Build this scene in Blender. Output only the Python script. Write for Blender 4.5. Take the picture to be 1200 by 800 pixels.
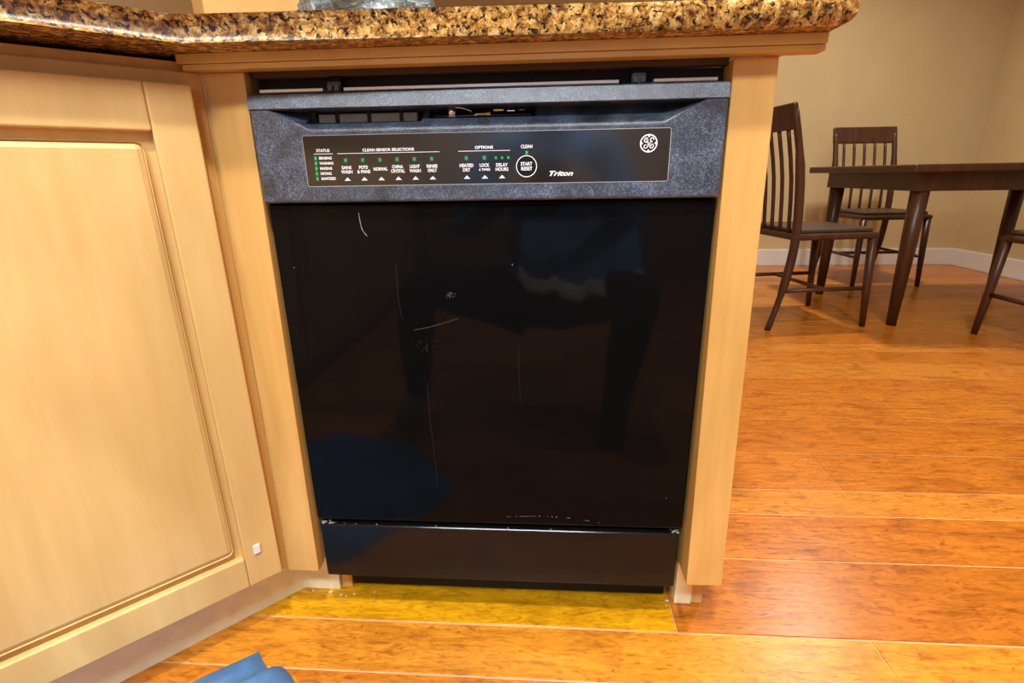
import bpy, bmesh, math, random
from mathutils import Vector, Matrix
random.seed(7)
scene = bpy.context.scene
for o in list(bpy.data.objects):
    bpy.data.objects.remove(o)
COL = scene.collection
PI = math.pi

# ------------------------------------------------------------------ camera
cam_d = bpy.data.cameras.new('camera')
cam = bpy.data.objects.new('camera', cam_d); COL.objects.link(cam)
cam_d.sensor_fit = 'HORIZONTAL'; cam_d.sensor_width = 36.0; cam_d.lens = 601.0 / 1200.0 * 36.0
cam_d.clip_start = 0.01
fwd = Vector((-0.06556, 0.94896, -0.30852)).normalized()
up = Vector((-0.00459, 0.30889, 0.95109)).normalized()
rgt = fwd.cross(up).normalized(); up = rgt.cross(fwd)
cam.matrix_world = Matrix(((rgt.x, up.x, -fwd.x, 0.0798), (rgt.y, up.y, -fwd.y, -0.6991), (rgt.z, up.z, -fwd.z, 0.7334), (0, 0, 0, 1)))
scene.camera = cam

# ------------------------------------------------------------------ sky, exposure
w = bpy.data.worlds.new('world'); scene.world = w; w.use_nodes = True
wb = w.node_tree.nodes['Background']
wb.inputs[0].default_value = (0.42, 0.62, 1.0, 1); wb.inputs[1].default_value = 2.5
vs = scene.view_settings
vs.view_transform = 'Standard'; vs.look = 'None'; vs.gamma = 1.0; vs.use_curve_mapping = False
vs.exposure = 0.28

LAMPS = [(0.10, -0.86, 30, (1.0, 0.94, 0.84)), (1.15, 0.10, 17, (1.0, 0.93, 0.82)), (1.9, 2.3, 24, (1.0, 0.93, 0.82))]  # second downlight is added to brighten the floor at the right
PANEL = (-0.16, -1.92, 1.1, 0.30, 62, (0.90, 0.96, 1.0))   # the long fluorescent fixture: x, y, length, width, watts, colour
#   # x, y, watts, colour of each ceiling downlight

# ------------------------------------------------------------------ material helpers
MATS = {}
def newmat(name):
    m = bpy.data.materials.new(name); m.use_nodes = True
    nt = m.node_tree; b = nt.nodes['Principled BSDF']
    MATS[name] = m
    return m, nt, b
def N(nt, typ, **kw):
    n = nt.nodes.new(typ)
    for k, v in kw.items():
        if hasattr(n, k): setattr(n, k, v)
    return n
def L(nt, a, b): nt.links.new(a, b)
def ramp(nt, stops, fac=None, interp='LINEAR'):
    r = N(nt, 'ShaderNodeValToRGB'); r.color_ramp.interpolation = interp
    els = r.color_ramp.elements
    while len(els) < len(stops): els.new(0.5)
    for e, (p, c) in zip(els, stops):
        e.position = p; e.color = c if len(c) == 4 else (*c, 1)
    if fac is not None: L(nt, fac, r.inputs[0])
    return r
def coords(nt, scale=(1, 1, 1), rot=(0, 0, 0)):
    t = N(nt, 'ShaderNodeTexCoord'); mp = N(nt, 'ShaderNodeMapping')
    mp.inputs['Scale'].default_value = scale; mp.inputs['Rotation'].default_value = rot
    L(nt, t.outputs['Object'], mp.inputs[0]); return mp.outputs[0]
def noise(nt, vec, scale, detail=4, rough=0.5, dist=0.0):
    n = N(nt, 'ShaderNodeTexNoise')
    n.inputs['Scale'].default_value = scale; n.inputs['Detail'].default_value = detail
    n.inputs['Roughness'].default_value = rough; n.inputs['Distortion'].default_value = dist
    if vec is not None: L(nt, vec, n.inputs['Vector'])
    return n
def mixc(nt, fac, a, b, mode='MIX'):
    m = N(nt, 'ShaderNodeMix', data_type='RGBA', blend_type=mode)
    for s, v in ((0, fac), (6, a), (7, b)):
        if hasattr(v, 'is_linked') or hasattr(v, 'links'): L(nt, v, m.inputs[s])
        elif s == 0: m.inputs[0].default_value = v
        else: m.inputs[s].default_value = v if len(v) == 4 else (*v, 1)
    return m.outputs[2]
def bump(nt, b, h, strength=0.2, dist=0.001):
    n = N(nt, 'ShaderNodeBump'); n.inputs['Strength'].default_value = strength; n.inputs['Distance'].default_value = dist
    L(nt, h, n.inputs['Height']); L(nt, n.outputs[0], b.inputs['Normal']); return n
def plain(name, col, rough=0.5, metal=0.0, spec=0.5, var=0.08, nscale=30):
    m, nt, b = newmat(name)
    n = noise(nt, coords(nt), nscale, 3)
    c0 = tuple(max(0, x * (1 - var)) for x in col); c1 = tuple(min(1, x * (1 + var)) for x in col)
    r = ramp(nt, [(0.3, c0), (0.7, c1)], n.outputs[0])
    L(nt, r.outputs[0], b.inputs['Base Color'])
    b.inputs['Roughness'].default_value = rough; b.inputs['Metallic'].default_value = metal
    b.inputs['Specular IOR Level'].default_value = spec
    return m
def wood(name, c0, c1, rough=0.4, grain=(30, 30, 2.2), spec=0.4):
    m, nt, b = newmat(name)
    v = coords(nt, grain)
    n1 = noise(nt, v, 1.2, 6, 0.6, 0.6)
    n2 = noise(nt, coords(nt, (6, 6, 1.5)), 1.5, 3, 0.5, 1.0)
    a = ramp(nt, [(0.3, c0), (0.72, c1)], n1.outputs[0])
    d = ramp(nt, [(0.35, (0.86, 0.82, 0.76)), (0.65, (1.04, 1.03, 1.02))], n2.outputs[0])
    L(nt, mixc(nt, 1.0, a.outputs[0], d.outputs[0], 'MULTIPLY'), b.inputs['Base Color'])
    b.inputs['Roughness'].default_value = rough; b.inputs['Specular IOR Level'].default_value = spec
    bump(nt, b, n1.outputs[0], 0.06, 0.0006)
    return m

maple = wood('maple', (0.62, 0.365, 0.105), (0.73, 0.45, 0.150))
maple_h = wood('maple_horizontal', (0.60, 0.39, 0.105), (0.70, 0.47, 0.150), grain=(2.2, 30, 30))
maple_pale = wood('maple_pale', (0.69, 0.45, 0.165), (0.77, 0.53, 0.22))
toe_cream = plain('cream_toe_board', (0.93, 0.88, 0.62), 0.5)
dark_wood = wood('dark_walnut', (0.045, 0.018, 0.010), (0.095, 0.040, 0.020), 0.35)
wall_paint = plain('wall_paint', (0.62, 0.48, 0.26), 0.8, nscale=6, var=0.03)
wall_dark = plain('wall_paint_dimmed', (0.30, 0.22, 0.15), 0.8, nscale=6, var=0.03)  # darker copy of the wall paint, imitates a dim room behind
ceil_paint = plain('ceiling_paint', (0.75, 0.73, 0.70), 0.9, nscale=8, var=0.03)
white_paint = plain('white_paint', (0.82, 0.82, 0.82), 0.45, nscale=8, var=0.03)
cavity = plain('dark_cavity', (0.010, 0.008, 0.006), 0.8)
brown_cavity = plain('raw_brown_board', (0.10, 0.048, 0.016), 0.75)

# floor planks: colour of each board from the object's own colour
def plank_mat():
    m, nt, b = newmat('hand_scraped_floor')
    oi = N(nt, 'ShaderNodeObjectInfo')
    tc = N(nt, 'ShaderNodeTexCoord'); mp = N(nt, 'ShaderNodeMapping'); mp.inputs['Scale'].default_value = (2.2, 14, 14)
    add = N(nt, 'ShaderNodeVectorMath', operation='ADD')
    L(nt, tc.outputs['Object'], add.inputs[0]); L(nt, oi.outputs['Location'], add.inputs[1]); L(nt, add.outputs[0], mp.inputs[0])
    n1 = noise(nt, mp.outputs[0], 3.0, 6, 0.62, 1.4)
    mp2 = N(nt, 'ShaderNodeMapping'); mp2.inputs['Scale'].default_value = (3, 6, 6); L(nt, add.outputs[0], mp2.inputs[0])
    n2 = noise(nt, mp2.outputs[0], 2.2, 4, 0.6, 0.8)
    mp3 = N(nt, 'ShaderNodeMapping'); mp3.inputs['Scale'].default_value = (60, 260, 60); L(nt, add.outputs[0], mp3.inputs[0])
    n3 = noise(nt, mp3.outputs[0], 1.0, 3, 0.6, 0.4)
    g = ramp(nt, [(0.25, (0.50, 0.40, 0.30)), (0.5, (0.95, 0.92, 0.9)), (0.75, (1.22, 1.25, 1.3))], n1.outputs[0])
    k = ramp(nt, [(0.28, (0.42, 0.30, 0.22)), (0.46, (1, 1, 1))], n2.outputs[0])
    f = ramp(nt, [(0.3, (0.88, 0.86, 0.8)), (0.7, (1.06, 1.06, 1.06))], n3.outputs[0])
    c = mixc(nt, 0.8, oi.outputs['Color'], g.outputs[0], 'MULTIPLY')
    c = mixc(nt, 0.55, c, k.outputs[0], 'MULTIPLY')
    mp4 = N(nt, 'ShaderNodeMapping'); mp4.inputs['Scale'].default_value = (14, 46, 14); L(nt, add.outputs[0], mp4.inputs[0])
    n4 = noise(nt, mp4.outputs[0], 1.6, 5, 0.65, 2.2)
    q4 = ramp(nt, [(0.34, (0.50, 0.42, 0.34)), (0.48, (0.96, 0.95, 0.94)), (0.7, (1.14, 1.16, 1.2))], n4.outputs[0])
    c = mixc(nt, 0.75, c, q4.outputs[0], 'MULTIPLY')
    mp5 = N(nt, 'ShaderNodeMapping'); mp5.inputs['Scale'].default_value = (9, 12, 9); L(nt, add.outputs[0], mp5.inputs[0])
    n5 = noise(nt, mp5.outputs[0], 1.0, 6, 0.75, 0.5)
    q5 = ramp(nt, [(0.30, (0.30, 0.22, 0.16)), (0.40, (1, 1, 1))], n5.outputs[0])
    c = mixc(nt, 0.6, c, q5.outputs[0], 'MULTIPLY')
    c = mixc(nt, 1.0, c, f.outputs[0], 'MULTIPLY')
    L(nt, c, b.inputs['Base Color'])
    b.inputs['Roughness'].default_value = 0.28; b.inputs['Specular IOR Level'].default_value = 0.35
    bump(nt, b, n1.outputs[0], 0.25, 0.002)
    return m
plank_m = plank_mat()
seam_m = plain('floor_seam_filler', (0.62, 0.42, 0.22), 0.7)

def granite_mat():
    m, nt, b = newmat('golden_granite')
    v = coords(nt)
    nb = noise(nt, v, 80, 5, 0.7, 0.6)
    base = ramp(nt, [(0.36, (0.075, 0.030, 0.012)), (0.46, (0.30, 0.135, 0.034)), (0.55, (0.57, 0.33, 0.085)), (0.66, (0.78, 0.60, 0.32))], nb.outputs[0])
    nd = noise(nt, v, 150, 4, 0.65, 0.5)
    dk = ramp(nt, [(0.41, (1, 1, 1)), (0.47, (0, 0, 0))], nd.outputs[0])
    ng = noise(nt, v, 210, 3, 0.6)
    gd = ramp(nt, [(0.62, (0, 0, 0)), (0.68, (1, 1, 1))], ng.outputs[0])
    nf = noise(nt, v, 420, 2, 0.5)
    fl = ramp(nt, [(0.3, (0.72, 0.66, 0.6)), (0.6, (1.08, 1.08, 1.05))], nf.outputs[0])
    c = mixc(nt, gd.outputs[0], base.outputs[0], (0.50, 0.40, 0.24))
    c = mixc(nt, dk.outputs[0], c, (0.018, 0.012, 0.010))
    c = mixc(nt, 0.9, c, fl.outputs[0], 'MULTIPLY')
    L(nt, c, b.inputs['Base Color']); b.inputs['Roughness'].default_value = 0.27
    b.inputs['Specular IOR Level'].default_value = 0.35
    return m
granite = granite_mat()

def gloss_black(name, rough=0.030, spec=0.10, dust=1.0, base=(0.0035, 0.0035, 0.004)):
    m, nt, b = newmat(name)
    v = coords(nt)
    vo = N(nt, 'ShaderNodeTexVoronoi', feature='F1'); vo.inputs['Scale'].default_value = 26; L(nt, v, vo.inputs['Vector'])
    s = ramp(nt, [(0.018, (1, 1, 1)), (0.032, (0, 0, 0))], vo.outputs['Distance'])
    sel = N(nt, 'ShaderNodeSeparateColor'); L(nt, vo.outputs['Color'], sel.inputs[0])
    pk = ramp(nt, [(0.72, (0, 0, 0)), (0.80, (0.55, 0.55, 0.55)), (0.97, (1, 1, 1))], sel.outputs[0])
    sp = N(nt, 'ShaderNodeMath', operation='MULTIPLY'); L(nt, s.outputs[0], sp.inputs[0]); L(nt, pk.outputs[0], sp.inputs[1])
    # dried drip streaks and a thin film of wipe marks
    st = noise(nt, coords(nt, (70, 1, 2.2)), 1.0, 4, 0.6)
    str_ = ramp(nt, [(0.62, (0, 0, 0)), (0.82, (0.012, 0.012, 0.013))], st.outputs[0])
    wv = noise(nt, coords(nt, (9, 1, 9)), 1.0, 5, 0.6, 1.2)
    wr = ramp(nt, [(0.45, (0, 0, 0)), (0.8, (1, 1, 1))], wv.outputs[0])
    c = mixc(nt, wr.outputs[0], base, str_.outputs[0], 'ADD')
    sp2 = N(nt, 'ShaderNodeMath', operation='MULTIPLY'); L(nt, sp.outputs[0], sp2.inputs[0]); sp2.inputs[1].default_value = 0.5 * dust
    c = mixc(nt, sp2.outputs[0], c, (0.5, 0.52, 0.55))
    L(nt, c, b.inputs['Base Color']); b.inputs['Specular IOR Level'].default_value = spec
    rr = N(nt, 'ShaderNodeMapRange'); rr.inputs[3].default_value = rough; rr.inputs[4].default_value = rough + 0.05
    L(nt, wv.outputs[0], rr.inputs[0]); L(nt, rr.outputs[0], b.inputs['Roughness'])
    return m
door_m = gloss_black('black_gloss_door')
panel_m = gloss_black('black_satin_access_panel', 0.12, 0.30, 0.6, (0.0070, 0.0068, 0.0075))
label_m = gloss_black('black_label_film', 0.10, 0.85, 0.25, (0.016, 0.0145, 0.014))

def plastic_mat():
    m, nt, b = newmat('textured_black_plastic')
    v = coords(nt)
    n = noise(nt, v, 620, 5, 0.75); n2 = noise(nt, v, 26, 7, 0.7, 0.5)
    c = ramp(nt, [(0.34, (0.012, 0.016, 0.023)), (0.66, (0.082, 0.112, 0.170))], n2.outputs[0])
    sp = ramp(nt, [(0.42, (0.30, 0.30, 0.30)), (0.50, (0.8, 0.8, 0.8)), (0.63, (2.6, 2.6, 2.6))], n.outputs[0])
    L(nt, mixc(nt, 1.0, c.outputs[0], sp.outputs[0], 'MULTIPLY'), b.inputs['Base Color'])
    b.inputs['Roughness'].default_value = 0.29; b.inputs['Specular IOR Level'].default_value = 1.0
    bump(nt, b, n.outputs[0], 0.55, 0.0008)
    return m
plastic = plastic_mat()
black_plain = plain('black_smooth_plastic', (0.006, 0.006, 0.007), 0.35, spec=0.25)
black_bracket = plain('black_bracket_plastic', (0.015, 0.015, 0.017), 0.25, spec=0.8)
steel = plain('pale_tub_steel', (0.80, 0.72, 0.64), 0.3, 0.3, var=0.04)
chrome = plain('chrome', (0.65, 0.68, 0.72), 0.15, 1.0)
brass = plain('brass', (0.40, 0.24, 0.07), 0.3, 0.9)
slot_m = plain('grey_vent_insert', (0.24, 0.225, 0.19), 0.6)
print_white = plain('white_print', (0.80, 0.82, 0.84), 0.5, var=0.03)
print_blue = plain('pale_blue_print', (0.55, 0.74, 0.85), 0.5, var=0.03)
led_m = plain('green_indicator', (0.006, 0.10, 0.028), 0.4, var=0.15, nscale=300)
led_hi = plain('bright_green_print', (0.05, 0.55, 0.20), 0.4)
line_m = plain('thin_silver_edge', (0.34, 0.36, 0.38), 0.35)
grime = plain('grey_scale_deposit', (0.34, 0.37, 0.41), 0.8, var=0.5, nscale=260)
seal_white = plain('white_caulk_residue', (0.70, 0.68, 0.62), 0.8, var=0.2, nscale=200)

# ------------------------------------------------------------------ mesh helpers
def link(name, me, mat=None, parent=None, loc=None):
    o = bpy.data.objects.new(name, me); COL.objects.link(o)
    if mat is not None:
        for mm in (mat if isinstance(mat, (list, tuple)) else [mat]): me.materials.append(mm)
    if parent is not None: o.parent = parent
    if loc is not None: o.location = loc
    return o
def finish(bm, name, mat, parent=None, smooth=False, loc=None):
    bmesh.ops.recalc_face_normals(bm, faces=bm.faces)
    me = bpy.data.meshes.new(name); bm.to_mesh(me); bm.free()
    if smooth:
        for p in me.polygons: p.use_smooth = True
    return link(name, me, mat, parent, loc)
def bx(bm, x0, x1, y0, y1, z0, z1, bev=0.0, seg=2):
    r = bmesh.ops.create_cube(bm, size=1.0)
    vs_ = r['verts']
    for v in vs_:
        v.co = Vector(((x0 + x1) / 2 + v.co.x * (x1 - x0), (y0 + y1) / 2 + v.co.y * (y1 - y0), (z0 + z1) / 2 + v.co.z * (z1 - z0)))
    if bev > 0:
        es = list({e for v in vs_ for e in v.link_edges})
        bmesh.ops.bevel(bm, geom=es, offset=bev, segments=seg, affect='EDGES', profile=0.5)
def box(name, x0, x1, y0, y1, z0, z1, mat, parent=None, bev=0.0, seg=2, smooth=False):
    bm = bmesh.new(); bx(bm, x0, x1, y0, y1, z0, z1, bev, seg)
    return finish(bm, name, mat, parent, smooth)
def hexa(name, pts, mat, parent=None, bev=0.0):
    """pts: 8 corners, bottom 4 (ccw) then top 4"""
    bm = bmesh.new(); v = [bm.verts.new(p) for p in pts]
    for f in ((0, 3, 2, 1), (4, 5, 6, 7), (0, 1, 5, 4), (1, 2, 6, 5), (2, 3, 7, 6), (3, 0, 4, 7)): bm.faces.new([v[i] for i in f])
    if bev: bmesh.ops.bevel(bm, geom=list(bm.edges), offset=bev, segments=2, affect='EDGES', profile=0.5)
    return finish(bm, name, mat, parent)
def prism(name, outline, z0, z1, mat, parent=None, bev=0.0, seg=3, smooth=False):
    bm = bmesh.new()
    a = [bm.verts.new((x, y, z0)) for x, y in outline]; b = [bm.verts.new((x, y, z1)) for x, y in outline]
    n = len(outline)
    top = bm.faces.new(b); bot = bm.faces.new(a[::-1])
    for i in range(n): bm.faces.new([a[i], a[(i + 1) % n], b[(i + 1) % n], b[i]])
    if bev:
        es = [e for e in bm.edges if abs(e.verts[0].co.z - e.verts[1].co.z) < 1e-6]
        bmesh.ops.bevel(bm, geom=es, offset=bev, segments=seg, affect='EDGES', profile=0.5)
    return finish(bm, name, mat, parent, smooth)
def tube_pts(bm, pts, rads, seg=10, cap=True):
    rings = []
    for i, p in enumerate(pts):
        p = Vector(p)
        t = (Vector(pts[min(i + 1, len(pts) - 1)]) - Vector(pts[max(i - 1, 0)])).normalized()
        a = t.orthogonal() if i == 0 else (rings[-1][1] - t * rings[-1][1].dot(t))
        a.normalize(); b = t.cross(a)
        r = rads[i] if isinstance(rads, (list, tuple)) else rads
        rings.append(([bm.verts.new(p + (a * math.cos(2 * PI * k / seg) + b * math.sin(2 * PI * k / seg)) * r) for k in range(seg)], a))
    for (r0, _), (r1, _) in zip(rings, rings[1:]):
        for k in range(seg): bm.faces.new([r0[k], r0[(k + 1) % seg], r1[(k + 1) % seg], r1[k]])
    if cap:
        bm.faces.new(rings[0][0][::-1]); bm.faces.new(rings[-1][0])
def tube(name, pts, rads, mat, parent=None, seg=10):
    bm = bmesh.new(); tube_pts(bm, pts, rads, seg); return finish(bm, name, mat, parent, True)
def catmull(p, n=6):
    out = []
    for i in range(len(p) - 1):
        p0, p1, p2, p3 = p[max(i - 1, 0)], p[i], p[i + 1], p[min(i + 2, len(p) - 1)]
        for k in range(n):
            t = k / n
            out.append(tuple(0.5 * (2 * b + (c - a) * t + (2 * a - 5 * b + 4 * c - d) * t * t + (3 * b - a - 3 * c + d) * t ** 3) for a, b, c, d in zip(p0, p1, p2, p3)))
    out.append(tuple(p[-1])); return out
def ribbon(bm, pts, wd, y):
    prev = None
    n = len(pts)
    for i, (x, z) in enumerate(pts):
        x0, z0 = pts[max(i - 1, 0)]; x1, z1 = pts[min(i + 1, n - 1)]
        d = Vector((x1 - x0, z1 - z0))
        if d.length < 1e-9: continue
        d.normalize(); ww = (wd[i] if isinstance(wd, list) else wd) / 2
        a = bm.verts.new((x - d.y * ww, y, z + d.x * ww)); b = bm.verts.new((x + d.y * ww, y, z - d.x * ww))
        if prev: bm.faces.new([prev[0], prev[1], b, a])
        prev = (a, b)
def empty(name, loc=(0, 0, 0), rz=0.0):
    o = bpy.data.objects.new(name, None); COL.objects.link(o); o.location = loc; o.rotation_euler = (0, 0, rz)
    o.empty_display_size = 0.05; return o
def tag(o, label, cat, group=None):
    o['label'] = label; o['category'] = cat
    if group: o['group'] = group
    return o
def struct(o, label=None, cat=None):
    o['kind'] = 'structure'
    if label: o['label'] = label
    if cat: o['category'] = cat
    return o

# ------------------------------------------------------------------ the room
X0, X1, Y0, Y1, ZC = -1.40, 3.30, -2.90, 3.60, 2.50
fl = struct(box('floor', X0, X1, Y0, Y1, -0.06, -0.0016, seam_m), 'orange brown hand scraped wooden plank floor', 'floor')
ce = struct(box('ceiling', X0, X1, Y0, Y1, ZC, ZC + 0.1, ceil_paint), 'plain off white ceiling with round downlights', 'ceiling')
struct(box('wall_left', X0 - 0.1, X0, Y0, Y1, 0, ZC, wall_paint), 'tan painted wall beside the corner cabinet run', 'wall')
struct(box('wall_right', X1, X1 + 0.1, Y0, Y1, 0, ZC, wall_paint), 'tan painted wall right of the dining table', 'wall')
struct(box('wall_far', X0 - 0.1, X1 + 0.1, Y1, Y1 + 0.1, 0, ZC, wall_paint), 'tan painted wall far behind the dining table', 'wall')
struct(box('baseboard_far', X0, X1, Y1 - 0.018, Y1 - 0.0005, 0.0, 0.13, white_paint, bev=0.004), 'white baseboard along the wall behind the dining chairs', 'baseboard')
struct(box('baseboard_right', X1 - 0.018, X1 - 0.0005, Y0, Y1 - 0.02, 0.0, 0.13, white_paint, bev=0.004), 'white baseboard along the right hand wall', 'baseboard')
# wall behind the camera, with a window opening
WX0, WX1, WZ0, WZ1 = -0.75, 0.65, 1.10, 2.10
bm = bmesh.new()
bx(bm, X0 - 0.1, WX0, Y0 - 0.1, Y0, 0, ZC); bx(bm, WX1, X1 + 0.1, Y0 - 0.1, Y0, 0, ZC)
bx(bm, WX0, WX1, Y0 - 0.1, Y0, 0, WZ0); bx(bm, WX0, WX1, Y0 - 0.1, Y0, WZ1, ZC)
struct(finish(bm, 'wall_near', wall_dark), 'brown wall with colour darkened to look dim and a window opposite the dishwasher', 'wall')
win = empty('window_1', (0, Y0 - 0.05, WZ0)); struct(win, 'white framed two sash window opposite the dishwasher', 'window')
def wbox(n, a, b, c, d, e, f, m): 
    o = box(n, a, b, c, d, e - WZ0, f - WZ0, m, win); return o
for a, b, e, f in ((WX0, WX0 + 0.05, WZ0, WZ1), (WX1 - 0.05, WX1, WZ0, WZ1), (WX0 + 0.05, WX1 - 0.05, WZ0, WZ0 + 0.05), (WX0 + 0.05, WX1 - 0.05, WZ1 - 0.05, WZ1), (-0.075, -0.025, WZ0 + 0.05, WZ1 - 0.05)):
    wbox('window_frame', a, b, -0.03, 0.03, e, f, white_paint)

pane_m = bpy.data.materials.new('window_glass'); pane_m.use_nodes = True; nt = pane_m.node_tree
tr = N(nt, 'ShaderNodeBsdfTransparent'); gl = N(nt, 'ShaderNodeBsdfGlossy'); gl.inputs['Roughness'].default_value = 0.02; mx = N(nt, 'ShaderNodeMixShader'); mx.inputs[0].default_value = 0.06
L(nt, tr.outputs[0], mx.inputs[1]); L(nt, gl.outputs[0], mx.inputs[2]); L(nt, mx.outputs[0], nt.nodes['Material Output'].inputs[0])
for a, b in ((WX0 + 0.05, -0.075), (-0.025, WX1 - 0.05)): wbox('window_pane', a, b, -0.003, 0.003, WZ0 + 0.05, WZ1 - 0.05, pane_m)
# ceiling downlights
def downlight(x, y, W_, lc, i):
    t = empty('ceiling_downlight', (x, y, ZC))
    tag(t, ['round white ceiling downlight above the floor in front of the dishwasher', 'added round white ceiling downlight brightening the floor past the right end of the counter', 'round white ceiling downlight over the dining table'][i], 'ceiling light', 'ceiling downlights')
    bm = bmesh.new()
    for k in range(32):
        a0, a1 = 2 * PI * k / 32, 2 * PI * (k + 1) / 32
        P = [(r * math.cos(a), r * math.sin(a), z) for a in (a0, a1) for r, z in ((0.075, -0.006), (0.095, -0.001))]
        v = [bm.verts.new(p) for p in P]; bm.faces.new([v[0], v[1], v[3], v[2]])
    bmesh.ops.remove_doubles(bm, verts=bm.verts, dist=1e-5)
    finish(bm, 'trim_ring', white_paint, t, True)
    m, nt, b = newmat('lamp_glow'); b.inputs['Emission Color'].default_value = (*lc, 1); b.inputs['Emission Strength'].default_value = 15
    b.inputs['Base Color'].default_value = (0.9, 0.9, 0.9, 1)
    bm = bmesh.new(); bmesh.ops.create_circle(bm, cap_ends=True, segments=32, radius=0.075, matrix=Matrix.Translation((0, 0, -0.004)))
    finish(bm, 'lens', m, t)
    ld = bpy.data.lights.new('downlight_lamp', 'AREA'); ld.shape = 'DISK'; ld.size = 0.15; ld.energy = W_; ld.color = lc; ld.spread = math.radians(150)
    lo = bpy.data.objects.new('downlight_lamp', ld); COL.objects.link(lo); lo.parent = t; lo.location = (0, 0, -0.012)
for i, (x, y, W_, lc) in enumerate(LAMPS): downlight(x, y, W_, lc, i)
px_, py_, pl_, pw_, pW, pc = PANEL
fx = tag(empty('fluorescent_fixture', (px_, py_, ZC)), 'long white fluorescent ceiling fixture behind the crouching person', 'ceiling light')
for a, b_, c_, d_ in ((-pl_ / 2 - .03, pl_ / 2 + .03, -pw_ / 2 - .03, -pw_ / 2), (-pl_ / 2 - .03, pl_ / 2 + .03, pw_ / 2, pw_ / 2 + .03), (-pl_ / 2 - .03, -pl_ / 2, -pw_ / 2, pw_ / 2), (pl_ / 2, pl_ / 2 + .03, -pw_ / 2, pw_ / 2)):
    box('frame', a, b_, c_, d_, -0.05, -0.001, white_paint, fx)
m, nt, b = newmat('fluorescent_diffuser'); b.inputs['Emission Color'].default_value = (*pc, 1); b.inputs['Emission Strength'].default_value = 10
box('diffuser', -pl_ / 2, pl_ / 2, -pw_ / 2, pw_ / 2, -0.035, -0.02, m, fx)
ld = bpy.data.lights.new('fluorescent_lamp', 'AREA'); ld.shape = 'RECTANGLE'; ld.size = pl_ * 0.98; ld.size_y = pw_ * 0.95; ld.energy = pW; ld.color = pc
lo = bpy.data.objects.new('fluorescent_lamp', ld); COL.objects.link(lo); lo.parent = fx; lo.location = (0, 0, -0.040)

# floor planks, one by one
def plank_mesh(lx, ly):
    bm = bmesh.new(); bx(bm, 0, lx, 0, ly, -0.005, 0.0)
    es = [e for e in bm.edges if all(v.co.z > -0.001 for v in e.verts)]
    bmesh.ops.bevel(bm, geom=es, offset=0.0012, segments=1, affect='EDGES')
    me = bpy.data.meshes.new('plank'); bm.to_mesh(me); bm.free(); me.materials.append(plank_m); return me
rows = [-0.112, -0.016, 0.166, 0.312, 0.409, 0.585, 0.79, 0.994, 1.13, 1.30]
y = -0.112
while y > Y0 + 0.1: y -= random.choice([0.097, 0.146, 0.18]); rows.insert(0, y)
y = rows[-1]
while y < Y1 - 0.1: y += random.choice([0.097, 0.146, 0.18]); rows.append(y)
rows[0] = Y0; rows[-1] = Y1
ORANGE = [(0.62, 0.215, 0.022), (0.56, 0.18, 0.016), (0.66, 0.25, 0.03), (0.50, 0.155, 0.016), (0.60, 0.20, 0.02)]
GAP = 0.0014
for a, b in zip(rows, rows[1:]):
    key = abs(a + 0.016) < 1e-6
    cuts = [X0]
    if key: cuts += [-0.95, 0.303, 1.35, 2.4]
    else:
        x = X0 + random.uniform(0.3, 1.2)
        while x < X1 - 0.25:
            if not (abs(a + 0.112) < 1e-6 and -0.55 < x < 0.6) and not (a < -0.11 and a > -0.3 and -0.55 < x < 0.6): cuts.append(x)
            x += random.uniform(0.8, 1.5)
    cuts.append(X1)
    for c0, c1 in zip(cuts, cuts[1:]):
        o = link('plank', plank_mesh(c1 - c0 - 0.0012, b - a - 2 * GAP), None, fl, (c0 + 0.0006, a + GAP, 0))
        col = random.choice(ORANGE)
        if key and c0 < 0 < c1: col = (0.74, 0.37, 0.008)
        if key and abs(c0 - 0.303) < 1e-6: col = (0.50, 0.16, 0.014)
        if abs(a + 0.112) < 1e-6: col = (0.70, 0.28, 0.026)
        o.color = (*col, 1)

# ------------------------------------------------------------------ granite worktop
ct = prism('granite_countertop', [(0.405, -0.060), (0.405, 0.70), (-1.398, 0.70), (-1.398, -2.60), (-0.738, -2.60), (-0.738, -0.460), (-0.338, -0.060)], 0.8802, 0.9085, granite, bev=0.0128, seg=8, smooth=True)
for p in ct.data.polygons: p.use_smooth = abs(p.normal.z) < 0.999
tag(ct, 'speckled gold and brown granite countertop with rounded front edge above the dishwasher', 'countertop')

# ------------------------------------------------------------------ corner cabinet left of the dishwasher (45 degree front)
TOE = 0.100
cc = tag(empty('corner_cabinet', (-0.33, 0.0, 0.0)), 'maple corner cabinet with angled door left of the black dishwasher', 'cabinet')
def ch(o, par):  # keep world position under an un-rotated parent
    o.parent = par; o.matrix_parent_inverse = Matrix.Translation(-Vector(par.location)); return o
ch(hexa('filler_stile', [(-0.357, -0.012, TOE - .003), (-0.304, -0.012, TOE - .003), (-0.304, 0.012, TOE - .003), (-0.357, 0.012, TOE - .003),
      (-0.354, -0.004, 0.862), (-0.3015, -0.004, 0.862), (-0.3015, 0.012, 0.862), (-0.354, 0.012, 0.862)], maple, None, 0.0012), cc)
S = math.sqrt(0.5)
P0 = Vector((-0.357, -0.004, 0)); U = Vector((-S, -S, 0)); NRM = Vector((S, -S, 0))
def angled(name, u0, u1, n0, n1, z0, z1, mat, bev=0.0012, seg=2, taper=None):
    bm = bmesh.new(); bx(bm, u0, u1, n0, n1, z0, z1, bev, seg)
    for v in bm.verts:
        q = v.co.copy(); v.co = P0 + U * q.x + NRM * q.y + Vector((0, 0, q.z))
    return finish(bm, name, mat)
ch(angled('face_frame', 0.001, 0.60, -0.02, -0.0005, TOE, 0.862, maple), cc)
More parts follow.
